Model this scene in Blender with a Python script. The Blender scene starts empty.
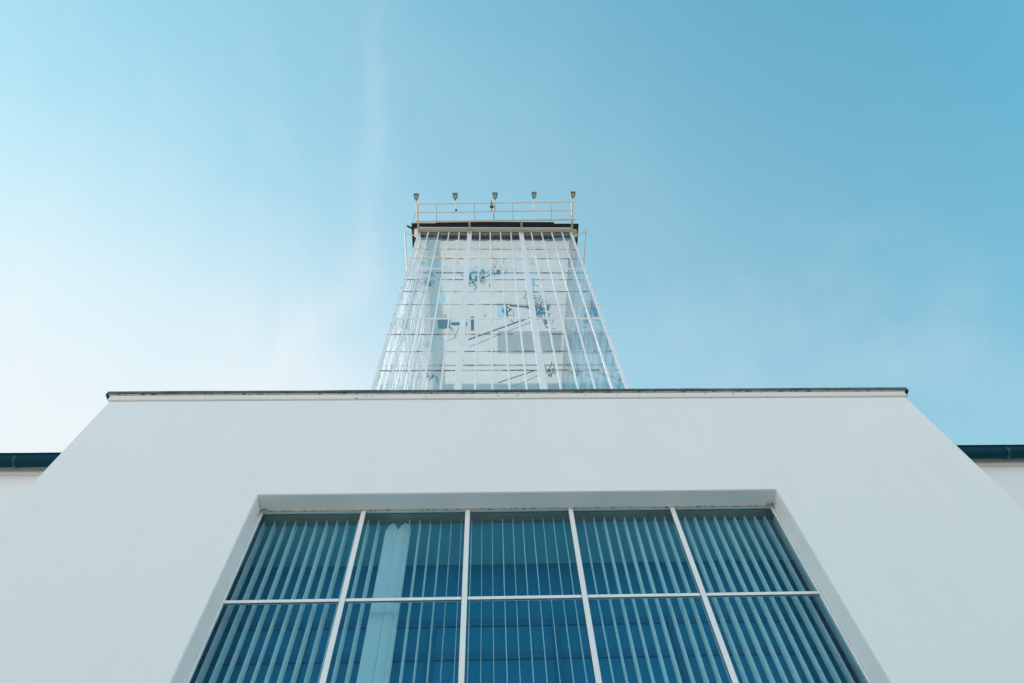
import bpy, bmesh, math, random
from mathutils import Vector, Matrix, noise
random.seed(7)
C = bpy.context.scene.collection
scene = bpy.context.scene

# ------------------------------------------------------------------ camera
cam_d = bpy.data.cameras.new('camera')
cam = bpy.data.objects.new('camera', cam_d); C.objects.link(cam)
rt = Vector((0.99937764, -0.01327754, -0.03268092))
up = Vector((0.00269733, -0.89498138, 0.44609535))
fw = Vector((0.03517186, 0.44590587, 0.89438856))
EYE = 1.6                                        # eye height; all heights below are measured from the ground
M = Matrix((rt, up, -fw)).transposed().to_4x4()
M.translation = (0, 0, EYE)
cam.matrix_world = M
cam_d.sensor_width = 36; cam_d.lens = 683 / 1024 * 36
cam_d.clip_start = 0.05; cam_d.clip_end = 3000
scene.camera = cam

# ------------------------------------------------------------------ daylight
SUN_EL, SUN_AZ = math.radians(27), math.radians(-58)     # azimuth from +Y towards +X (negative: to the left)
sd = Vector((math.sin(SUN_AZ) * math.cos(SUN_EL), math.cos(SUN_AZ) * math.cos(SUN_EL), math.sin(SUN_EL)))
ld = bpy.data.lights.new('sun', 'SUN'); ld.energy = 4.0; ld.angle = math.radians(0.5); ld.color = (1, .93, .84)
sun = bpy.data.objects.new('sun', ld); C.objects.link(sun)
sun.rotation_euler = (-sd).to_track_quat('-Z', 'Y').to_euler()
sun.location = sd * 60

w = bpy.data.worlds.new('World'); scene.world = w; w.use_nodes = True
nt = w.node_tree; nt.nodes.clear()
def N(tree, kind, **kw):
    n = tree.nodes.new(kind)
    for k, v in kw.items():
        if hasattr(n, k): setattr(n, k, v)
    return n
def math_n(tree, op, a, b=None, c=None, clamp=False):
    n = tree.nodes.new('ShaderNodeMath'); n.operation = op; n.use_clamp = clamp
    for i, s in enumerate((a, b, c)):
        if s is None: continue
        if isinstance(s, (int, float)): n.inputs[i].default_value = s
        else: tree.links.new(s, n.inputs[i])
    return n.outputs[0]
def mix_rgb(tree, fac, a, b, blend='MIX'):
    n = tree.nodes.new('ShaderNodeMix'); n.data_type = 'RGBA'; n.blend_type = blend
    for idx, s in ((0, fac), (6, a), (7, b)):
        if isinstance(s, (int, float)): n.inputs[idx].default_value = s
        elif isinstance(s, tuple): n.inputs[idx].default_value = s if len(s) == 4 else s + (1,)
        else: tree.links.new(s, n.inputs[idx])
    return n.outputs[2]
sky = N(nt, 'ShaderNodeTexSky', sky_type='NISHITA')
sky.sun_disc = False; sky.sun_elevation = SUN_EL; sky.sun_rotation = SUN_AZ
sky.air_density = 1.0; sky.dust_density = 0.6; sky.ozone_density = 3.0; sky.altitude = 100
SKY_STRENGTH = 0.15
HAZE_LEVEL = 2.65
g0 = mix_rgb(nt, 1.0, sky.outputs[0], (1.0, 1.62, 1.22), 'MULTIPLY')
g1 = mix_rgb(nt, 1.0, mix_rgb(nt, 1.0, g0, (.19, .19, .19), 'MULTIPLY'), (1, 1, 1), 'ADD')      # soft shoulder on the glow round the sun
graded = mix_rgb(nt, 1.0, mix_rgb(nt, 1.0, g0, g1, 'DIVIDE'), (.82, 1.09, 1.15), 'MULTIPLY')
tc = N(nt, 'ShaderNodeTexCoord'); gen = tc.outputs['Generated']
# thin high haze that thickens towards the sun side and the horizon, with faint cirrus streaks
dotn = nt.nodes.new('ShaderNodeVectorMath'); dotn.operation = 'DOT_PRODUCT'
hz = Vector((-0.5, 0.86, 0.0)).normalized()
nt.links.new(gen, dotn.inputs[0]); dotn.inputs[1].default_value = hz
mr = N(nt, 'ShaderNodeMapRange'); mr.inputs['From Min'].default_value = -0.3; mr.inputs['From Max'].default_value = 0.8
nt.links.new(dotn.outputs['Value'], mr.inputs['Value'])
rp = N(nt, 'ShaderNodeValToRGB'); rp.color_ramp.interpolation = 'CARDINAL'
el = rp.color_ramp.elements
el[0].position = .03; el[0].color = (0, 0, 0, 1); el[1].position = .93; el[1].color = (.97, .97, .97, 1)
for p_, c_ in ((.32, .13), (.5, .22), (.6, .34), (.71, .60), (.82, .85)):
    e_ = el.new(p_); e_.color = (c_, c_, c_, 1)
nt.links.new(mr.outputs[0], rp.inputs[0]); veil = rp.outputs[0]
mp = N(nt, 'ShaderNodeMapping'); mp.inputs['Location'].default_value = (1.3, .4, .7); mp.inputs['Scale'].default_value = (3.2, .9, .9); mp.inputs['Rotation'].default_value = (0, 0, math.radians(-9))
nt.links.new(gen, mp.inputs['Vector'])
nz = N(nt, 'ShaderNodeTexNoise'); nz.inputs['Scale'].default_value = 2.3; nz.inputs['Detail'].default_value = 7; nz.inputs['Roughness'].default_value = 0.62; nz.inputs['Distortion'].default_value = 0.5
nt.links.new(mp.outputs[0], nz.inputs['Vector'])
cr = N(nt, 'ShaderNodeMapRange'); cr.inputs['From Min'].default_value = 0.45; cr.inputs['From Max'].default_value = 0.75
nt.links.new(nz.outputs[0], cr.inputs['Value'])
cirrus = math_n(nt, 'MULTIPLY', math_n(nt, 'MULTIPLY', cr.outputs[0], math_n(nt, 'POWER', mr.outputs[0], 2.0)), 0.33)
sep = N(nt, 'ShaderNodeSeparateXYZ'); nt.links.new(gen, sep.inputs[0])
low = N(nt, 'ShaderNodeMapRange'); low.inputs['From Min'].default_value = .52; low.inputs['From Max'].default_value = 0.0
nt.links.new(sep.outputs['Z'], low.inputs['Value'])
# two thin cirrus streaks lying along great circles of the sky, broken up by the same noise
def streak(k, m, width, length, amount):
    def dot(v):
        n = nt.nodes.new('ShaderNodeVectorMath'); n.operation = 'DOT_PRODUCT'; nt.links.new(gen, n.inputs[0]); n.inputs[1].default_value = v; return n.outputs['Value']
    wn = N(nt, 'ShaderNodeTexNoise'); wn.inputs['Scale'].default_value = 9; wn.inputs['Detail'].default_value = 5; nt.links.new(gen, wn.inputs['Vector'])
    off = math_n(nt, 'MULTIPLY', math_n(nt, 'SUBTRACT', wn.outputs[0], .5), width * 3.2)
    a = math_n(nt, 'DIVIDE', math_n(nt, 'ADD', dot(k), off), width)
    core = math_n(nt, 'POWER', 2.718, math_n(nt, 'MULTIPLY', math_n(nt, 'MULTIPLY', a, a), -1.0))
    e = N(nt, 'ShaderNodeMapRange', interpolation_type='SMOOTHSTEP'); e.inputs['From Min'].default_value = math.cos(length); e.inputs['From Max'].default_value = 1.0
    nt.links.new(dot(m), e.inputs['Value'])
    return math_n(nt, 'MULTIPLY', math_n(nt, 'MULTIPLY', core, e.outputs[0]), math_n(nt, 'MULTIPLY', wn.outputs[0], amount * 2))
s1 = streak((-0.9815, -0.1335, -0.1370), (-0.1609, 0.1867, 0.9691), .018, 0.28, 0.09)
s2 = streak((-0.7695, -0.6341, 0.0765), (-0.2626, 0.4154, 0.8709), 0.030, 0.25, 0.09)
s3 = streak((-0.1385, 0.9064, -0.3990), (0.5500, 0.4376, 0.7113), 0.100, 0.50, 0.10)
cirrus = math_n(nt, 'ADD', cirrus, math_n(nt, 'ADD', s1, math_n(nt, 'ADD', s2, s3)))
fac = math_n(nt, 'ADD', math_n(nt, 'MAXIMUM', veil, low.outputs[0]), cirrus, clamp=True)
hcol = mix_rgb(nt, low.outputs[0], (0.94 * HAZE_LEVEL, 1.0 * HAZE_LEVEL, 1.04 * HAZE_LEVEL), (2.95 * HAZE_LEVEL, 2.48 * HAZE_LEVEL, 2.50 * HAZE_LEVEL))  # low band boosted beyond the haze: added out-of-view fill light for the facade
skyc = mix_rgb(nt, fac, graded, hcol)
bg = N(nt, 'ShaderNodeBackground'); bg.inputs['Strength'].default_value = SKY_STRENGTH
nt.links.new(skyc, bg.inputs['Color'])
wo = N(nt, 'ShaderNodeOutputWorld'); nt.links.new(bg.outputs[0], wo.inputs['Surface'])

vs = scene.view_settings
vs.view_transform = 'Standard'; vs.look = 'None'; vs.gamma = 1; vs.exposure = 1.2; vs.use_curve_mapping = False

# ------------------------------------------------------------------ materials
def mat(name, col, rough=0.6, metal=0.0, var=0.0, vscale=3.0, bump=0.0, bscale=60.0, stretch=(1, 1, 1), col2=None, spec=0.5):
    m = bpy.data.materials.new(name); m.use_nodes = True
    t = m.node_tree; b = t.nodes['Principled BSDF']
    b.inputs['Base Color'].default_value = (*col, 1); b.inputs['Roughness'].default_value = rough
    b.inputs['Metallic'].default_value = metal; b.inputs['Specular IOR Level'].default_value = spec
    tcn = t.nodes.new('ShaderNodeTexCoord'); mpn = t.nodes.new('ShaderNodeMapping')
    mpn.inputs['Scale'].default_value = stretch; t.links.new(tcn.outputs['Object'], mpn.inputs['Vector'])
    if var:
        n = t.nodes.new('ShaderNodeTexNoise'); n.inputs['Scale'].default_value = vscale; n.inputs['Detail'].default_value = 8
        n.inputs['Roughness'].default_value = .6
        t.links.new(mpn.outputs[0], n.inputs['Vector'])
        r = t.nodes.new('ShaderNodeMapRange'); r.inputs['From Min'].default_value = .3; r.inputs['From Max'].default_value = .7
        t.links.new(n.outputs[0], r.inputs['Value'])
        c2 = col2 or tuple(c * (1 - var) for c in col)
        t.links.new(mix_rgb(t, r.outputs[0], c2, col), b.inputs['Base Color'])
        rr = t.nodes.new('ShaderNodeMapRange'); rr.inputs['To Min'].default_value = max(0, rough - .1); rr.inputs['To Max'].default_value = min(1, rough + .1)
        t.links.new(n.outputs[0], rr.inputs['Value']); t.links.new(rr.outputs[0], b.inputs['Roughness'])
    if bump:
        n2 = t.nodes.new('ShaderNodeTexNoise'); n2.inputs['Scale'].default_value = bscale; n2.inputs['Detail'].default_value = 5
        t.links.new(mpn.outputs[0], n2.inputs['Vector'])
        bp = t.nodes.new('ShaderNodeBump'); bp.inputs['Strength'].default_value = bump; bp.inputs['Distance'].default_value = .01
        t.links.new(n2.outputs[0], bp.inputs['Height']); t.links.new(bp.outputs[0], b.inputs['Normal'])
    return m

def stucco(name):
    """painted render: slow mottling, trowel bump, rain streaks and a few small stains with shapes of their own"""
    m = mat(name, (.80, .80, .785), .85, bump=.25, bscale=45, spec=.25)
    t = m.node_tree; b = t.nodes['Principled BSDF']
    tcn = t.nodes.new('ShaderNodeTexCoord')
    def noisy(scale, stretch, lo, hi, detail=8):
        mp_ = t.nodes.new('ShaderNodeMapping'); mp_.inputs['Scale'].default_value = stretch
        t.links.new(tcn.outputs['Object'], mp_.inputs['Vector'])
        n = t.nodes.new('ShaderNodeTexNoise'); n.inputs['Scale'].default_value = scale; n.inputs['Detail'].default_value = detail
        n.inputs['Roughness'].default_value = .6
        t.links.new(mp_.outputs[0], n.inputs['Vector'])
        r = t.nodes.new('ShaderNodeMapRange'); r.inputs['From Min'].default_value = lo; r.inputs['From Max'].default_value = hi
        t.links.new(n.outputs[0], r.inputs['Value']); return r.outputs[0]
    c = mix_rgb(t, math_n(t, 'MULTIPLY', noisy(.8, (1, 1, 1), .3, .7), .5), (.80, .80, .785), (.755, .765, .76))
    c = mix_rgb(t, math_n(t, 'MULTIPLY', noisy(7, (1, 1, .08), .5, .8), .14), c, (.62, .63, .61))
    c = mix_rgb(t, math_n(t, 'MULTIPLY', noisy(3.5, (.25, .25, 2.5), .52, .75), .10), c, (.66, .67, .66))
    c = mix_rgb(t, math_n(t, 'MULTIPLY', noisy(9, (1, 1, 1), .735, .80, 3), .5), c, (.42, .40, .36))
    t.links.new(c, b.inputs['Base Color'])
    return m

def stained(name, col, stain=(.12, .09, .06), lo=.62, hi=.70, scale=14, rough=.6):
    m = mat(name, col, rough)
    t = m.node_tree; b = t.nodes['Principled BSDF']; tcn = t.nodes.new('ShaderNodeTexCoord')
    n = t.nodes.new('ShaderNodeTexNoise'); n.inputs['Scale'].default_value = scale; n.inputs['Detail'].default_value = 6
    n.inputs['Roughness'].default_value = .7; t.links.new(tcn.outputs['Object'], n.inputs['Vector'])
    r = t.nodes.new('ShaderNodeMapRange'); r.inputs['From Min'].default_value = lo; r.inputs['From Max'].default_value = hi
    t.links.new(n.outputs[0], r.inputs['Value'])
    n3 = t.nodes.new('ShaderNodeTexNoise'); n3.inputs['Scale'].default_value = 1.3; t.links.new(tcn.outputs['Object'], n3.inputs['Vector'])
    c = mix_rgb(t, n3.outputs[0], col, tuple(x * .86 for x in col))
    t.links.new(mix_rgb(t, r.outputs[0], c, stain), b.inputs['Base Color'])
    return m

def corner_rust(m, pts, radius=.16):
    t = m.node_tree; b = t.nodes['Principled BSDF']; src = b.inputs['Base Color'].links[0].from_socket
    g = t.nodes.new('ShaderNodeNewGeometry'); n = t.nodes.new('ShaderNodeTexNoise'); n.inputs['Scale'].default_value = 26; n.inputs['Detail'].default_value = 6
    t.links.new(g.outputs['Position'], n.inputs['Vector'])
    for p in pts:
        d = t.nodes.new('ShaderNodeVectorMath'); d.operation = 'DISTANCE'; t.links.new(g.outputs['Position'], d.inputs[0]); d.inputs[1].default_value = p
        r = t.nodes.new('ShaderNodeMapRange'); r.inputs['From Min'].default_value = .0; r.inputs['From Max'].default_value = radius; r.inputs['To Min'].default_value = .62; r.inputs['To Max'].default_value = .20
        t.links.new(d.outputs['Value'], r.inputs['Value'])
        f = math_n(t, 'MULTIPLY', math_n(t, 'SUBTRACT', math_n(t, 'ADD', n.outputs[0], r.outputs[0]), .92), 6, clamp=True)
        src = mix_rgb(t, math_n(t, 'MULTIPLY', f, .75), src, (.26, .17, .09))
    t.links.new(src, b.inputs['Base Color'])

def glass(name, tint, base=.06, dirt=.0, wob=.02, power=5.0, dirtcol=(.75, .76, .75)):
    """thin window glass: tinted see-through plus mirror reflection that grows towards grazing, and dried rain streaks"""
    m = bpy.data.materials.new(name); m.use_nodes = True
    t = m.node_tree; t.nodes.clear()
    out = t.nodes.new('ShaderNodeOutputMaterial')
    tr = t.nodes.new('ShaderNodeBsdfTransparent'); tr.inputs[0].default_value = (*tint, 1)
    gl = t.nodes.new('ShaderNodeBsdfGlossy'); gl.inputs['Roughness'].default_value = 0.015; gl.inputs['Color'].default_value = (.95, .98, 1, 1)
    tcn = t.nodes.new('ShaderNodeTexCoord')
    n = t.nodes.new('ShaderNodeTexNoise'); n.inputs['Scale'].default_value = 1.1; n.inputs['Detail'].default_value = 2
    t.links.new(tcn.outputs['Object'], n.inputs['Vector'])
    bp = t.nodes.new('ShaderNodeBump'); bp.inputs['Strength'].default_value = 1; bp.inputs['Distance'].default_value = wob
    t.links.new(n.outputs[0], bp.inputs['Height']); t.links.new(bp.outputs[0], gl.inputs['Normal'])
    lw = t.nodes.new('ShaderNodeLayerWeight'); lw.inputs['Blend'].default_value = .5
    f = math_n(t, 'MULTIPLY_ADD', math_n(t, 'POWER', lw.outputs['Facing'], power), 1 - base, base, clamp=True)
    mx = t.nodes.new('ShaderNodeMixShader'); t.links.new(f, mx.inputs[0]); t.links.new(tr.outputs[0], mx.inputs[1]); t.links.new(gl.outputs[0], mx.inputs[2])
    last = mx.outputs[0]
    if dirt:
        mp_ = t.nodes.new('ShaderNodeMapping'); mp_.inputs['Scale'].default_value = (5.0, 5.0, .10)
        t.links.new(tcn.outputs['Object'], mp_.inputs['Vector'])
        n2 = t.nodes.new('ShaderNodeTexNoise'); n2.inputs['Scale'].default_value = 2.0; n2.inputs['Detail'].default_value = 6
        t.links.new(mp_.outputs[0], n2.inputs['Vector'])
        r = t.nodes.new('ShaderNodeMapRange'); r.inputs['From Min'].default_value = .40; r.inputs['From Max'].default_value = .68
        r.inputs['To Max'].default_value = dirt; r.inputs['To Min'].default_value = dirt * .12
        t.links.new(n2.outputs[0], r.inputs['Value'])
        df = t.nodes.new('ShaderNodeBsdfDiffuse'); df.inputs[0].default_value = (*dirtcol, 1)
        tl_ = t.nodes.new('ShaderNodeBsdfTranslucent'); tl_.inputs[0].default_value = (*dirtcol, 1)
        m1 = t.nodes.new('ShaderNodeMixShader'); m1.inputs[0].default_value = .6
        t.links.new(df.outputs[0], m1.inputs[1]); t.links.new(tl_.outputs[0], m1.inputs[2])
        m2 = t.nodes.new('ShaderNodeMixShader'); t.links.new(r.outputs[0], m2.inputs[0])
        t.links.new(last, m2.inputs[1]); t.links.new(m1.outputs[0], m2.inputs[2]); last = m2.outputs[0]
    t.links.new(last, out.inputs['Surface'])
    return m

WALL = stucco('white_render')
REVEAL = stained('reveal_paint', (.90, .89, .86), stain=(.30, .25, .18), lo=.70, hi=.78, scale=11)
CORN = stained('cornice_paint', (.80, .76, .72), stain=(.16, .13, .10), lo=.64, hi=.66, scale=16)
FLASH = mat('weathered_flashing', (.035, .065, .085), .45, .6, var=.5, vscale=5, col2=(.16, .19, .19))
GUTTER = mat('petrol_gutter', (.001, .050, .078), .55, .0, var=.35, vscale=2.5, stretch=(.4, 3, 3), spec=.08)
GUTJ = mat('gutter_joint', (.004, .04, .065), .4, 0)
FRAME = mat('white_aluminium', (.80, .81, .80), .4, 0, var=.06, vscale=4)
SEAL = stained('sealant', (.62, .52, .38), stain=(.14, .09, .04), lo=.52, hi=.62, scale=18)
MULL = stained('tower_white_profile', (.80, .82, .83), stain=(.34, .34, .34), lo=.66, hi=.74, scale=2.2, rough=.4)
TRANS = stained('tower_transom', (.68, .67, .64), stain=(.14, .12, .10), lo=.46, hi=.58, scale=1.5, rough=.5)
BEIGE = mat('beige_steel', (.72, .60, .48), .5, 0, var=.18, vscale=3)
TAN = mat('tan_post', (.70, .57, .42), .55, 0, var=.2, vscale=6)
SIDEM = mat('side_profile_grey_blue', (.30, .44, .52), .6, 0, var=.2, vscale=2)  # right side profiles: shade put into the colour to mute their sunlit faces
OLIVE = mat('head_beam_paint', (.42, .41, .30), .55, 0, var=.15, vscale=2)
DARK = mat('roof_slab_underside', (.005, .012, .018), .7, 0, var=.3, vscale=2)
CEIL = stained('tower_ceiling', (.86, .84, .81), stain=(.74, .74, .73), lo=.50, hi=.66, scale=.55)
CEIL2 = stained('tower_ceiling_panel', (.72, .71, .70), stain=(.66, .66, .66), lo=.45, hi=.66, scale=.8)
STEEL = mat('painted_hoist_steel', (.0, .055, .11), .5, .0, var=.3, vscale=4)
WIRE = mat('blue_grey_wire', (.16, .26, .33), .5, .4)
LAMPB = mat('lamp_housing_metal', (.19, .21, .19), .5, .3, var=.3, vscale=12)
LENS = mat('lamp_lens', (.34, .37, .31), .2, 0)
SLAT = mat('blind_fabric', (.90, .92, .92), .8, 0, var=.05, vscale=6, stretch=(6, 6, .6))
def backlit(m, amount, c):
    t = m.node_tree; b = t.nodes['Principled BSDF']; o = t.nodes['Material Output']; l = t.nodes.new('ShaderNodeBsdfTranslucent'); l.inputs[0].default_value = (*c, 1)
    x = t.nodes.new('ShaderNodeMixShader'); x.inputs[0].default_value = amount
    t.links.new(b.outputs[0], x.inputs[1]); t.links.new(l.outputs[0], x.inputs[2]); t.links.new(x.outputs[0], o.inputs['Surface'])
backlit(CEIL, .6, (.88, .83, .79)); backlit(CEIL2, .6, (.92, .89, .86))
_t = SLAT.node_tree; _b = _t.nodes['Principled BSDF']; _o = _t.nodes['Material Output']; _l = _t.nodes.new('ShaderNodeBsdfTranslucent'); _l.inputs[0].default_value = (.92, .95, .95, 1)
_m = _t.nodes.new('ShaderNodeMixShader'); _m.inputs[0].default_value = .6; _t.links.new(_b.outputs[0], _m.inputs[1]); _t.links.new(_l.outputs[0], _m.inputs[2]); _t.links.new(_m.outputs[0], _o.inputs['Surface'])
TRACK = mat('blind_track', (.30, .26, .22), .5, 0, var=.2)
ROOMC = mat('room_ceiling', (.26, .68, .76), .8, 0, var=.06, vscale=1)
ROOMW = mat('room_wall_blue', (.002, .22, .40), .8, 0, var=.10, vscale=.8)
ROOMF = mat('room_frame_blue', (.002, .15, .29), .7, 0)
TGLASS = glass('tower_glass', (.92, .94, .955), base=.21, dirt=.10, wob=.004, power=3.5)
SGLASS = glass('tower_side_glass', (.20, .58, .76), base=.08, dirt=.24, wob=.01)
LGLASS = glass('tower_left_glass', (.86, .94, .97), base=.10, dirt=.80, wob=.01)  # heavy white film stands in for the bright pale sky behind this side
WGLASS = glass('window_glass', (.70, .95, 1.0), base=.03, dirt=.0, wob=.003)
PAVE = mat('paving', (.41, .40, .385), .85, 0, var=.2, vscale=1.2, bump=.3, bscale=20)
GRND = mat('ground_earth', (.27, .26, .23), .9, 0, var=.35, vscale=.05)
ROOFM = mat('roof_gravel', (.62, .60, .56), .9, 0, var=.25, vscale=1)

# ------------------------------------------------------------------ mesh helpers
class MB:
    def __init__(s): s.bm = bmesh.new()
    def box(s, x0, x1, y0, y1, z0, z1):
        v = [s.bm.verts.new((x, y, z)) for z in (z0, z1) for y in (y0, y1) for x in (x0, x1)]
        for f in ((0, 2, 3, 1), (4, 5, 7, 6), (0, 1, 5, 4), (2, 6, 7, 3), (0, 4, 6, 2), (1, 3, 7, 5)):
            s.bm.faces.new([v[i] for i in f])
        return s
    def quad(s, *p):
        s.bm.faces.new([s.bm.verts.new(q) for q in p]); return s
    def tube(s, pts, r, n=10, r2=None):
        pts = [Vector(p) for p in pts]; rings = []
        for i, p in enumerate(pts):
            a = pts[max(i - 1, 0)]; b = pts[min(i + 1, len(pts) - 1)]
            d = (b - a).normalized(); q = d.orthogonal().normalized() if i == 0 else (rings[-1][1] - d * rings[-1][1].dot(d)).normalized()
            e = d.cross(q); rr = r if r2 is None else r + (r2 - r) * i / (len(pts) - 1)
            rings.append(([s.bm.verts.new(p + (q * math.cos(6.28318 * k / n) + e * math.sin(6.28318 * k / n)) * rr) for k in range(n)], q))
        for (A, _), (B, _) in zip(rings, rings[1:]):
            for k in range(n): s.bm.faces.new((A[k], A[(k + 1) % n], B[(k + 1) % n], B[k]))
        s.bm.faces.new(rings[0][0][::-1]); s.bm.faces.new(rings[-1][0]); return s
    def loft(s, loops):
        R_ = [[s.bm.verts.new(p) for p in l] for l in loops]; n = len(R_[0])
        for A, B in zip(R_, R_[1:]):
            for k in range(n): s.bm.faces.new((A[k], A[(k + 1) % n], B[(k + 1) % n], B[k]))
        s.bm.faces.new(R_[0][::-1]); s.bm.faces.new(R_[-1]); return s
    def build(s, name, m, parent=None, bevel=0, smooth=False):
        bmesh.ops.recalc_face_normals(s.bm, faces=s.bm.faces)
        me = bpy.data.meshes.new(name); s.bm.to_mesh(me); s.bm.free()
        me.materials.append(m)
        if smooth:
            for p in me.polygons: p.use_smooth = True
            me.set_sharp_from_angle(angle=math.radians(40))
        o = bpy.data.objects.new(name, me); C.objects.link(o)
        if parent:
            o.parent = parent
            o.matrix_parent_inverse = parent.matrix_world.inverted() if parent.type != 'EMPTY' else Matrix.Translation(-parent.location)
        if bevel:
            b = o.modifiers.new('bevel', 'BEVEL'); b.width = bevel; b.segments = 2; b.limit_method = 'ANGLE'; b.harden_normals = False
        return o
def grid(us, vs_, d0, d1, holes, axis='y'):
    """a slab over the grid us x vs_ with some cells left open; axis is the thickness direction"""
    mb = MB(); bm = mb.bm
    def P(u, v, d): return (u, d, v) if axis == 'y' else (u, v, d)
    V = {}
    def g(i, j, k):
        if (i, j, k) not in V: V[(i, j, k)] = bm.verts.new(P(us[i], vs_[j], (d0, d1)[k]))
        return V[(i, j, k)]
    nu, nv = len(us) - 1, len(vs_) - 1
    full = lambda i, j: 0 <= i < nu and 0 <= j < nv and (i, j) not in holes
    for i in range(nu):
        for j in range(nv):
            if not full(i, j): continue
            for k in (0, 1): bm.faces.new((g(i, j, k), g(i + 1, j, k), g(i + 1, j + 1, k), g(i, j + 1, k)))
            for (di, dj, a, b) in ((-1, 0, (i, j), (i, j + 1)), (1, 0, (i + 1, j), (i + 1, j + 1)), (0, -1, (i, j), (i + 1, j)), (0, 1, (i, j + 1), (i + 1, j + 1))):
                if not full(i + di, j + dj): bm.faces.new((g(*a, 0), g(*b, 0), g(*b, 1), g(*a, 1)))
    return mb
def empty(name, loc, label, cat, group=None):
    o = bpy.data.objects.new(name, None); C.objects.link(o); o.location = loc
    o['label'] = label; o['category'] = cat
    if group: o['group'] = group
    return o
def copy(o, parent, off):
    c = o.copy(); C.objects.link(c); c.parent = parent; c.location = o.location + Vector(off); return c
E_ = EYE
def h(z): return z + E_            # heights measured from the eye -> from the ground

# ------------------------------------------------------------------ ground
g = MB().quad((-900, -900, 0), (900, -900, 0), (900, 900, 0), (-900, 900, 0)).build('ground', GRND); g['kind'] = 'structure'
g = MB().quad((-40, -45, .004), (40, -45, .004), (40, 5.3, .004), (-40, 5.3, .004)).build('pavement', PAVE); g['kind'] = 'structure'

# ------------------------------------------------------------------ white building
BL, BR, BT = -4.683, 5.378, h(7.392)
OL, OR, OT, OB = -2.335, 2.992, h(5.574), h(.86)
Y0 = 4.5
bld = empty('white_building', (0.35, 4.9, 0), 'low white rendered building with a projecting middle block, dark eaves gutters and a large window', 'building')
grid([BL, OL, OR, BR], [0, OB, OT, BT], Y0, Y0 + .25, {(1, 1)}).build('front_wall', WALL, bld, bevel=.006)
MB().box(BL + .002, BL + .3, Y0 + .25, 5.298, 0, BT - .01).build('side_wall', WALL, bld)
MB().box(BR - .3, BR - .002, Y0 + .25, 5.298, 0, BT - .01).build('side_wall', WALL, bld)
MB().box(BL + .3, BR - .3, Y0 + .36, 10.6, BT - .35, BT - .15).build('block_roof', ROOFM, bld)
YW = 5.3
for s, (xa, xb) in ((-1, (-14, BL + .3)), (1, (BR - .3, 15))):
    MB().box(xa, xb, YW, YW + .3, 0, h(6.975)).build('wing_wall', WALL, bld)
    # cove trim under the gutter: two steps
    tr_ = MB().box(xa, xb, YW - .045, YW + .1, h(6.976), h(7.055)).box(xa, xb, YW - .075, YW + .1, h(7.057), h(7.10)).build('eaves_trim', CORN, bld, bevel=.008)
    # half round gutter
    gy, gz, r_ = YW - .158, h(7.055), .080
    prof = [(gy - r_ - .012, gz + .03), (gy - r_, gz + .035)] + [(gy - r_ * math.cos(a), gz - r_ * math.sin(a)) for a in [math.pi * k / 14 for k in range(15)]] + [(gy + r_ + .004, gz + .035)]
    prof += [(gy + (r_ - .006) * math.cos(a), gz - (r_ - .006) * math.sin(a)) for a in [math.pi * k / 14 for k in range(15)]] + [(gy - r_ + .008, gz + .045), (gy - r_ - .012, gz + .045)]
    xs = [xa + (xb - xa) * i / 30 for i in range(31)]
    if s < 0: xs[-1] = BL + .1
    else: xs[0] = BR - .1
    gut = MB().loft([[(x, y + .0025 * noise.noise((x * 1.7, 0, 1)), z + .004 * noise.noise((x * 1.1, 3, 0))) for y, z in prof] for x in xs]).build('gutter', GUTTER, bld, smooth=True)
    for jx in ((-5.80, -7.1, -9.4, -11.8) if s < 0 else (6.66, 8.6, 10.8, 13.0)):
        ring = [(gy - (r_ + .006) * math.cos(a), gz - (r_ + .006) * math.sin(a)) for a in [math.pi * k / 12 for k in range(13)]]
        ring2 = [(gy - (r_ - .002) * math.cos(a), gz - (r_ - .002) * math.sin(a)) for a in [math.pi * k / 12 for k in range(13)]][::-1]
        MB().loft([[(x, y, z) for y, z in ring + ring2] for x in (jx, jx + .035)]).build('gutter_joint', GUTJ, gut, smooth=True)
    MB().box(-14 if s < 0 else 14.7, -13.7 if s < 0 else 15, YW + .3, 26, 0, h(6.975)).build('end_wall', WALL, bld)
grid([-14, -3.95, 4.75, 15], [YW - .02, 10.75, 21.6, 26], h(7.105), h(7.16), {(1, 1), (1, 0)}, 'z').build('wing_roof', ROOFM, bld)
MB().box(-14, 15, 25.7, 26, 0, h(6.975)).build('rear_wall', WALL, bld)

# cornice: fine mouldings along the block with bird stained underside
cz = BT + .001
MB().box(BL - .03, BR + .03, Y0 - .024, Y0 + .3, cz, cz + .106).build('cornice', CORN, bld, bevel=.010)
MB().box(BL - .05, BR + .05, Y0 - .034, Y0 + .3, cz + .107, cz + .118).build('cornice_batten', SEAL, bld)
# sheet flashing, slightly wavy, in lapped lengths
x = BL - .075; k = 0; XE = BR + .08
while x < XE - .01:
    L = min(random.uniform(1.3, 1.9), XE - x)
    if XE - (x + L) < .5: L = XE - x
    n = max(6, int(L / .08)); loops = []
    for i in range(n + 1):
        xx = x + L * i / n
        wv = .014 * noise.noise((xx * .9, 5, 2)) + .007 * noise.noise((xx * 4, 1, 7))
        yy = Y0 - .046 + .003 * (k % 2) + .5 * wv; zb = cz + .119 + abs(wv) * .5 + .002 * (k % 2)
        loops.append([(xx, yy, zb), (xx, yy - .004, zb + .040 + wv * .7), (xx, Y0 + .33, zb + .045 + wv), (xx, Y0 + .33, zb + .02)])
    MB().loft(loops).build('flashing', FLASH, bld)
    x += L - .002; k += 1
for xe in (BL - .079, BR + .077):        # turned down end caps
    MB().box(xe, xe + .004, Y0 - .05, Y0 + .05, cz + .085, cz + .155).build('flashing_end', FLASH, bld)

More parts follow.
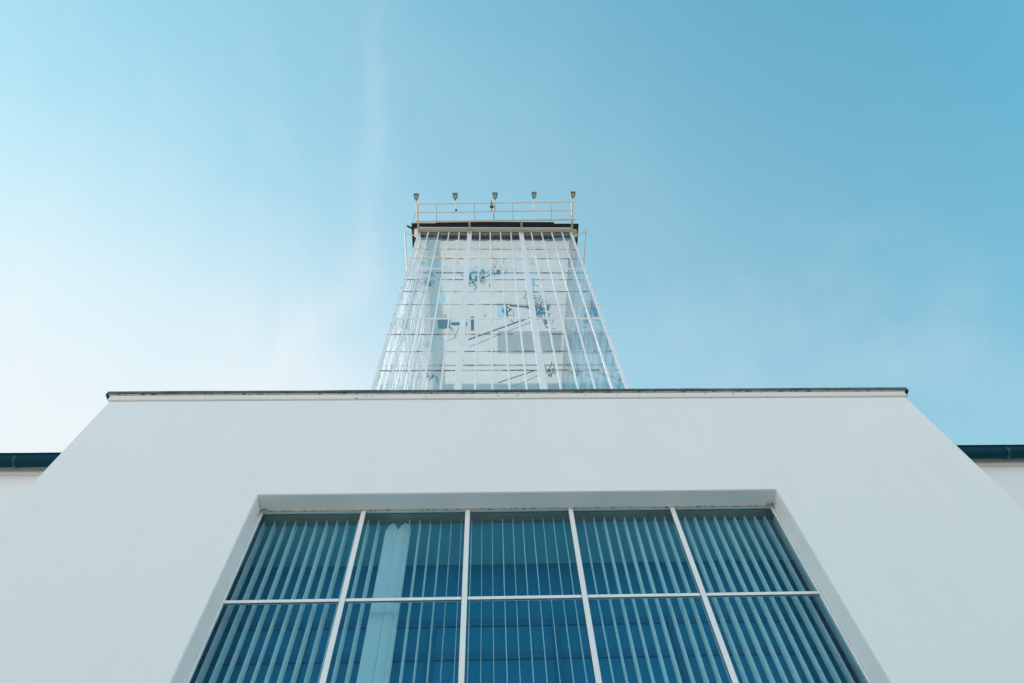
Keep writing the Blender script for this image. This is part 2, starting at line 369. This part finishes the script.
# window: reveal lining, frame, mullions, transoms, glass
YF = 4.72
win = MB()
fr = [(OL + .005, OL + .026), (OR - .026, OR - .005)]
for a, b in fr: win.box(a, b, YF, YF + .03, OB + .001, OT - .006)
win.box(OL + .027, OR - .027, YF, YF + .03, OT - .014, OT - .007).box(OL + .027, OR - .027, YF, YF + .03, OB + .002, OB + .05)
win = win.build('window', FRAME, bld, bevel=.004)
rv = MB().box(OL + .0005, OL + .004, Y0 + .012, YF - .001, OB, OT - .006).box(OR - .004, OR - .0005, Y0 + .012, YF - .001, OB, OT - .006).box(OL + .0005, OR - .0005, Y0 + .012, YF - .001, OT - .004, OT - .0005)
corner_rust(REVEAL, [(OL, YF, OT), (OR, YF, OT)]); rv.build('reveal', REVEAL, win)
MB().box(OL + .006, OR - .006, YF - .012, YF - .0015, OT - .016, OT - .0045).build('sealant', SEAL, win)
MB().box(OL - .05, OR + .05, Y0 - .05, YF, OB - .04, OB - .003).build('sill', FRAME, win, bevel=.005)
vx = [-1.282, -.214, .853, 1.918]
for q in vx: MB().box(q - .024, q + .024, YF - .008, YF + .03, OB + .05, OT - .015).build('mullion', FRAME, win, bevel=.004)
GASK = mat('rubber_gasket', (.03, .05, .055), .6)
for q in vx: MB().box(q - .030, q + .030, YF + .004, YF + .010, OB + .051, OT - .016).build('gasket', GASK, win)
cols = [OL + .027] + vx + [OR - .027]
for z in (h(4.395), h(3.23), h(2.06)):
    for i in range(5):
        a = cols[i] + (.028 if i else 0); b = cols[i + 1] - (.028 if i < 4 else 0)
        MB().box(a, b, YF - .002, YF + .028, z - .016, z + .016).build('transom', FRAME, win, bevel=.004)
        MB().box(a + .004, b - .004, YF + .003, YF + .009, z - .022, z + .020).build('gasket', GASK, win)
MB().quad((OL + .012, YF + .012, OB + .012), (OR - .012, YF + .012, OB + .012), (OR - .012, YF + .012, OT - .012), (OL + .012, YF + .012, OT - .012)).build('window_glass', WGLASS, win)

# room behind the window
RX0, RX1, RY0, RY1, RZ0, RZ1 = -4.3, 5.0, Y0 + .252, 5.50, .06, OT + .012
rm = MB()
rm.quad((RX0, RY1, RZ0), (RX1, RY1, RZ0), (RX1, RY1, RZ1), (RX0, RY1, RZ1)).quad((RX0, RY0, RZ0), (RX0, RY1, RZ0), (RX0, RY1, RZ1), (RX0, RY0, RZ1))
rm.quad((RX1, RY0, RZ0), (RX1, RY1, RZ0), (RX1, RY1, RZ1), (RX1, RY0, RZ1)).quad((RX0, RY0, RZ0), (RX1, RY0, RZ0), (RX1, RY1, RZ0), (RX0, RY1, RZ0))
rm.build('room_wall', ROOMW, bld)
MB().box(RX0, RX1, RY0, RY1 + .05, RZ1, RZ1 + .05).build('room_ceiling', ROOMC, bld)
sh = MB()
for z in (h(3.2), h(3.7), h(4.42), h(4.80)): sh.box(RX0 + .02, RX1 - .02, 5.486, 5.498, z - .045, z + .045)
for q in (-2.9, -1.75, -.55, .65, 1.8, 3.0, 4.2): sh.box(q - .03, q + .03, 5.474, 5.484, RZ0 + .01, h(4.84))
sh.build('inner_screen', ROOMF, bld)

# vertical blind behind the glass
bl = empty('vertical_blind', (.33, 5.0, OB), 'pale vertical slat blind hanging in the dark room behind the big window', 'blind')
MB().box(OL - .1, OR + .1, 4.765, 4.90, OT - .010, OT + .008).build('head_track', TRACK, bl, bevel=.004)
sp = .1065; ns = int((OR - OL + .22) / sp)
for i in range(ns):
    x = OL - .02 + sp * (i - .5)
    ang = math.radians(90 + 3.5 * math.sin(i * .37) + random.uniform(-3, 3) - 2)
    if 13 <= i <= 14: ang = math.radians(3 + 3 * (i - 13)); x = -.99 + (i - 13) * .1285
    hw = .0635 if i in (13, 14) else .058; z1 = OT - (.040 if i not in (13, 14) else .13); z0 = OB + .05
    rows = 12; loops = []
    tw = 0 if i in (13, 14) else math.radians(random.uniform(-2.5, 2.5)); cv = .004
    for r in range(rows + 1):
        z = z0 + (z1 - z0) * r / rows; a = ang + tw * (1 - r / rows)
        c_, s_ = math.cos(a), math.sin(a); sh_ = .004 * noise.noise((i * 3.1, z * .6, 0))
        pr = []
        for t_ in (-1, -.5, 0, .5, 1): pr.append((t_ * hw, cv * (1 - t_ * t_)))
        pr += [(p, q + .0012) for p, q in pr[::-1]]
        loops.append([(x + p * c_ - q * s_ + sh_, 4.875 + p * s_ + q * c_, z) for p, q in pr])
    for fr_, dz in (((.9, .012), (.75, .022)) if i not in (13, 14) else ((.55, .07), (.06, .115))):      # shoulders taper to the hanger
        z = z1 + dz; pr = [(t_ * hw * fr_, cv * (1 - t_ * t_)) for t_ in (-1, -.5, 0, .5, 1)]; pr += [(p, q + .0012) for p, q in pr[::-1]]
        loops.append([(x + p * math.cos(ang) - q * math.sin(ang), 4.875 + p * math.sin(ang) + q * math.cos(ang), z) for p, q in pr])
    o = MB().loft(loops).build('slat', SLAT, bl, smooth=True)
    if 13 <= i <= 14: o['label'] = 'wide looking slat turned flat towards the glass'

# ------------------------------------------------------------------ glass tower
TL, TR, YT, YB = -3.685, 4.505, 11.0, 21.0
TOP = h(35.09); RW = 1.378; NR = 20; BASE = TOP - NR * RW
tw = empty('glass_tower', (.38, 16, BASE), 'tall glazed tower with white mullion grid and dark flat roof rising behind the white building', 'tower')
GY = YT + .016
def sheet(name, m, p): return MB().quad(*p).build(name, m, tw)
sheet('front_glazing', TGLASS, [(TL + .02, GY, BASE), (TR - .02, GY, BASE), (TR - .02, GY, TOP - .02), (TL + .02, GY, TOP - .02)])
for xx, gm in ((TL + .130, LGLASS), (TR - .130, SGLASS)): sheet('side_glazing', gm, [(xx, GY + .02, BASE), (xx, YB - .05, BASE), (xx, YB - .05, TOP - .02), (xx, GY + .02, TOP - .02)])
sheet('rear_glazing', SGLASS, [(TL + .02, YB - .03, BASE), (TR - .02, YB - .03, BASE), (TR - .02, YB - .03, TOP - .02), (TL + .02, YB - .03, TOP - .02)])
pw = (TR - TL) / 15
for i in range(16):
    x = TL + pw * i
    wd = .062 if i in (0, 15) else .118 if i in (5, 10) else .031
    yo = .045 if i in (5, 10) else .022
    if i == 0: x += wd
    if i == 15: x -= wd
    MB().box(x - wd, x + wd, YT - yo, YT + .035, BASE, TOP - .004 * (i % 2)).build('mullion', MULL, tw, bevel=.008)
thick = {k for k in range(0, NR + 1) if k % 4 == 0}
xs = []
for i in range(16):
    x = TL + pw * i; wd = .062 if i in (0, 15) else .118 if i in (5, 10) else .031
    if i == 0: x += wd
    if i == 15: x -= wd
    xs.append((x, wd))
for k in range(1, NR + 1):
    z = TOP - RW * k; t = .048 if k in thick else .017
    MB().box(TL + .03, TR - .03, YT - .006, YT + .02, z - t, z + t).build('transom', MULL if k in thick else TRANS, tw)
# side walls: mullions and transoms
for sx, xa in ((-1, TL + .004), (1, TR - .124)):
    ny = 6; py = (YB - YT - .2) / ny
    for j in range(1, ny + 1):
        y = YT + .15 + py * j; wd = .030
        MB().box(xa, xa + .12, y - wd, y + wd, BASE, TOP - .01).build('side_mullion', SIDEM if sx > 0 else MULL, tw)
    for k in range(1, NR + 1):
        z = TOP - RW * k; t = .030 if k in thick else .008
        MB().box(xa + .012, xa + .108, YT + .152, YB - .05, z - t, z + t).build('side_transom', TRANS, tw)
for j in range(1, 15):
    x = TL + pw * j
    MB().box(x - .04, x + .04, YB - .12, YB, BASE, TOP - .01).build('rear_mullion', MULL, tw)
for k in range(1, NR + 1):
    MB().box(TL + .13, TR - .13, YB - .10, YB - .02, TOP - RW * k - .03, TOP - RW * k + .03).build('rear_transom', TRANS, tw)
# dark bolts on the corner profiles
for x in (TL + .035, TR - .035):
    for k in range(14):
        z = TOP - .55 - k * .92
        MB().tube([(x, YT - .021, z), (x, YT - .040, z)], .018, 8).build('bolt', DARK, tw)
MB().box(TL + .13, TR - .13, YT + .2, YB - .2, BASE + .02, BASE + .1).build('floor', CEIL2, tw)
# inner ceiling with open light wells
CZ = h(34.9)
cu = [TL + .14, -2.75, -2.35, -.9, -.45, .55, 1.0, 2.2, 2.6, 3.3, TR - .14]
cv_ = [11.42, 12.9, 13.5, 14.4, 15.0, 15.9, 16.6, 18.2, 19.0, YB - .15]
CH = {(1, 3), (3, 1), (7, 2), (7, 3), (5, 4)}
grid(cu, cv_, CZ, CZ + .02, CH, 'z').build('ceiling', CEIL, tw)
MB().box(.55, 4.2, 16.75, 18.15, CZ - .05, CZ - .003).build('ceiling_panel', CEIL2, tw)
fr = MB()
for q in (13.2, 18.9): fr.box(TL + .15, TR - .15, q - .035, q + .035, CZ - .09, CZ - .052)
fr.build('ceiling_batten', TRANS, tw)
# roof slab and head beams
SZ = h(35.4)
gs = grid([-4.05, -3.45, 4.2, 4.87], [10.63, 11.78, 20.75, 21.6], SZ, SZ + .08, {(1, 1)}, 'z')
gs.build('roof_slab', DARK, tw)
MB().box(-2.75, 3.55, 10.535, 10.628, SZ + .002, SZ + .04).build('roof_fascia', DARK, tw)
MB().box(TL - .02, TR + .02, 10.86, 10.995, TOP + .004, SZ - .003).build('head_beam', OLIVE, tw, bevel=.01)
MB().box(TL - .06, TR + .06, 10.815, 10.858, SZ - .11, SZ - .005).build('head_trim', MULL, tw, bevel=.006)
MB().box(TL - .2, TL - .024, 10.9, 11.3, TOP + .01, SZ - .004).build('beam_end', MULL, tw, bevel=.01)
MB().box(TR + .024, TR + .26, 10.9, 11.3, TOP + .01, SZ - .004).build('beam_end', OLIVE, tw, bevel=.01)
MB().tube([(-4.0, 10.9, SZ - .08), (-4.28, 10.74, SZ - .06)], .055, 10).build('drain_spout', DARK, tw)

# hoist machinery under the ceiling
ho = empty('hoist', (0.4, 16, CZ - .4), 'blue painted hoist machinery with cables hanging under the tower ceiling behind the glass', 'hoist')
z = CZ - .35
MB().tube([(-1.1, 17.1, z), (3.2, 15.4, z)], .045, 8).build('jib', STEEL, ho)
MB().tube([(-1.05, 17.5, z - .1), (2.9, 15.75, z - .1)], .02, 6).build('cable', WIRE, ho)
MB().box(-2.8, -2.1, 15.9, 16.35, z - .15, z + .2).box(-2.05, -1.15, 16.05, 16.2, z - .05, z + .1).box(-.95, -.78, 15.7, 16.5, z - .1, z + .1).build('winch', STEEL, ho, bevel=.02)
MB().tube([(-2.75, 15.9, z - .1), (-2.8, 16.7, z - .2), (-2.4, 17.1, z - .25), (-1.9, 16.9, z - .2), (-1.6, 16.3, z)], .018, 6).build('cable', WIRE, ho)
MB().tube([(-2.0, 16.3, z - .1), (-1.8, 16.9, z - .2), (-1.4, 16.9, z - .2), (-1.2, 16.2, z)], .018, 6).build('cable', WIRE, ho)
m_ = MB(); rr = random.Random(3)
for cx, cy, n_, s_ in ((2.9, 15.3, 10, .35), (.4, 13.0, 5, .3), (-2.4, 16.1, 6, .25), (-3.2, 13.4, 5, .3), (-3.15, 19.6, 6, .3), (2.55, 14.9, 16, .55), (1.05, 15.2, 7, .32), (-.6, 13.35, 14, .5), (3.3, 15.9, 6, .35), (3.55, 19.2, 6, .3)):
    for _ in range(n_):
        a, b = cx + rr.gauss(0, s_ * .5), cy + rr.gauss(0, s_ * .6)
        if rr.random() < .35: m_.box(a, a + rr.uniform(.06, .18), b, b + rr.uniform(.06, .22), z - rr.uniform(0, .12), z + rr.uniform(.05, .15))
        for _k in range(2):
            a2, b2 = cx + rr.gauss(0, s_ * .6), cy + rr.gauss(0, s_ * .7); da, db = rr.uniform(-.3, .3), rr.uniform(-.45, .45); q_ = rr.uniform(-.12, .12)
            m_.tube([(a2, b2, z), (a2 + da * .5 + q_, b2 + db * .5 - q_, z + .05), (a2 + da, b2 + db, z + rr.uniform(-.1, .15))], rr.uniform(.012, .028), 6)
m_.build('gearbox', STEEL, ho)
MB().tube([(1.2, 15.0, z), (3.4, 15.25, z + .05)], .06, 8).build('drive_shaft', STEEL, ho)
MB().tube([(-1.3, 13.85, z), (.4, 13.1, z)], .03, 6).build('cable', STEEL, ho)
MB().tube([(.6, 19.9, z), (3.0, 19.0, z)], .03, 6).build('cable', STEEL, ho)
MB().tube([(1.4, 20.2, z), (3.1, 19.35, z)], .02, 6).build('cable', WIRE, ho)
for hx in (-2.4, -.2, 2.4): MB().box(hx, hx + .05, 15.7, 15.75, z + .1, CZ).build('hanger', STEEL, ho)

# catwalk frame that cantilevers in front of the tower head
BXL, BXR = -3.79, 4.60
def at_e(t):                     # slanting plane from the beam (t=0) to the outer rail (t=1)
    return (10.28 - .78 * t, h(34.78) + .56 * t)
rl = empty('catwalk_railing', (.4, 10.3, h(34.8)), 'beige outward leaning railing with two long rails along the top of the glass tower', 'railing')
y0, z0 = at_e(0); y1, z1 = at_e(.52); y2, z2 = at_e(1)
MB().box(BXL, BXR, y0 - .045, y0 + .045, z0 - .04, z0 + .05).build('beam', BEIGE, rl, bevel=.01)
MB().tube([(BXL + .12, y1, z1), (BXR - .1, y1, z1)], .030, 10).build('rail', BEIGE, rl, smooth=True)
MB().tube([(BXL + .10, y2, z2), (BXR - .06, y2, z2)], .030, 10).build('rail', BEIGE, rl, smooth=True)
for x in (-3.66, 4.46): MB().tube([(x, y0, z0), (x, y2, z2)], .058, 10).build('post', TAN, rl, smooth=True)
MB().tube([(.37, y1 + .03, z1), (.37, y2 - .05, z2)], .065, 10).build('post', TAN, rl, smooth=True)
MB().tube([(.33, y0, z0), (.32, y1, z1)], .022, 8).build('wire', WIRE, rl)
for x in (-2.66, -.66, 1.34, 3.36): MB().tube([(x, y0, z0), (x - .02, y2, z2)], .014, 6).build('wire', WIRE, rl)
MB().tube([(-4.02, 10.62, z0 + .5), (-3.66, y2 + .1, z2)], .012, 6).build('wire', WIRE, rl)
for x in (TL + .06, xs[5][0], xs[10][0], TR - .06):
    MB().box(x - .045, x + .045, y0 + .047, YT - .075, z0 - .02, z0 + .07).box(x - .043, x + .043, YT - .16, YT - .075, z0 + .072, TOP + .25).build('arm', OLIVE, rl, bevel=.008)

# floodlights
FG = 'floodlights at the tips of the catwalk poles'
rl.rotation_euler = (0, 0, -.018)
places = [('floodlight at the far left end of the catwalk railing on a tan corner post', -3.74),
          ('second floodlight from the left, on a thin pole with a small clamp', -1.70),
          ('middle floodlight of the row above the short thick tan post', .39),
          ('second floodlight from the right on a plain thin pole', 2.44),
          ('floodlight at the far right end of the catwalk railing on a tan corner post', 4.50)]
FZ = h(35.53)
f0 = empty('floodlight', (0, 0, 0), places[0][0], 'floodlight', FG)
def fl_mesh():
    mb = MB()
    a = [(-.135, -.15, .03), (.135, -.15, .03), (.135, -.15, .17), (-.135, -.15, .17)]
    b = [(-.13, -.0, .0), (.13, -.0, .0), (.13, -.0, .18), (-.13, -.0, .18)]
    c = [(-.10, .12, .02), (.10, .12, .02), (.10, .12, .15), (-.10, .12, .15)]
    mb.loft([a, b, c]); return mb
hs = fl_mesh().build('housing', LAMPB, f0, bevel=.012)
MB().box(-.085, .085, -.12, .06, -.012, .012).build('lens', LENS, hs)
MB().box(-.138, .138, -.172, -.152, .02, .18).build('cap', LAMPB, hs)
MB().box(-.03, .03, .12, .2, .03, .10).build('yoke', DARK, f0)
pole = MB().tube([(.0, .19, .06), (.01, .40, -.05), (.02, .62, -.14)], .024, 8).build('pole', BEIGE, f0, smooth=True)
base = [o for o in f0.children]
deco = {1: ('clamp', .045), 2: ('clamp', .04), 3: ('clamp', .03)}
for i, (lab, x) in enumerate(places):
    if i == 0: root = f0
    else:
        root = f0.copy(); C.objects.link(root); root['label'] = lab
        for ch in base:
            c = ch.copy(); C.objects.link(c); c.parent = root
            for gch in ch.children:
                d = gch.copy(); C.objects.link(d); d.parent = c
    root.location = (x, 9.19 - .018 * (x - .4), FZ)
    root.rotation_euler = (0, 0, (.05, .0, -.02, .02, -.03)[i])
for i, root in enumerate([o for o in C.objects if o.name.startswith('floodlight')]):
    if abs(root.location.x + 1.70) < .01 or abs(root.location.x - 2.44) < .01:     # longer poles reach down to the lower rail
        o = MB().tube([(.02, .62, -.14), (.03, .86, -.36)], .02, 8).build('pole', BEIGE, None); o.parent = root
    if abs(root.location.x + 1.70) < .01:
        o = MB().box(-.0, .09, .60, .70, -.25, -.15).build('clamp', STEEL, None); o.parent = root

# small sensor mast by the middle light
an = empty('weather_sensor', (.25, 9.7, h(35.2)), 'thin dark blue instrument clamped beside the middle tan post of the railing', 'sensor')
MB().tube([(.2, 9.38, h(35.42)), (.22, 9.86, h(35.08))], .022, 8).build('mast', STEEL, an)
MB().box(.12, .30, 9.60, 9.72, h(35.16), h(35.26)).box(.15, .27, 9.50, 9.56, h(35.28), h(35.34)).build('instrument', STEEL, an, bevel=.01)

# side frames
for lab, xo, xi in (('beige side bracket frame on the left flank of the tower head', -4.316, TL - .0), ('beige side bracket frame on the right flank of the tower head', 5.16, TR + .0)):
    sb = empty('bracket_frame', (xi, 11, h(34.6)), lab, 'bracket', 'bracket frames on the flanks of the tower')
    zz = h(34.6)
    MB().tube([(xi, 11.05, zz), (xo, 10.93 if xo < 0 else 10.80, zz)], .034, 10).build('crossbar', BEIGE, sb, smooth=True)
    MB().tube([(xo, 10.80 if xo < 0 else 10.62, zz), (xo, 14.2, zz)], .034, 10).build('long_bar', BEIGE, sb, smooth=True)
    MB().tube([(xi, 14.1, zz), (xo, 14.1, zz)], .034, 10).build('crossbar', BEIGE, sb, smooth=True)
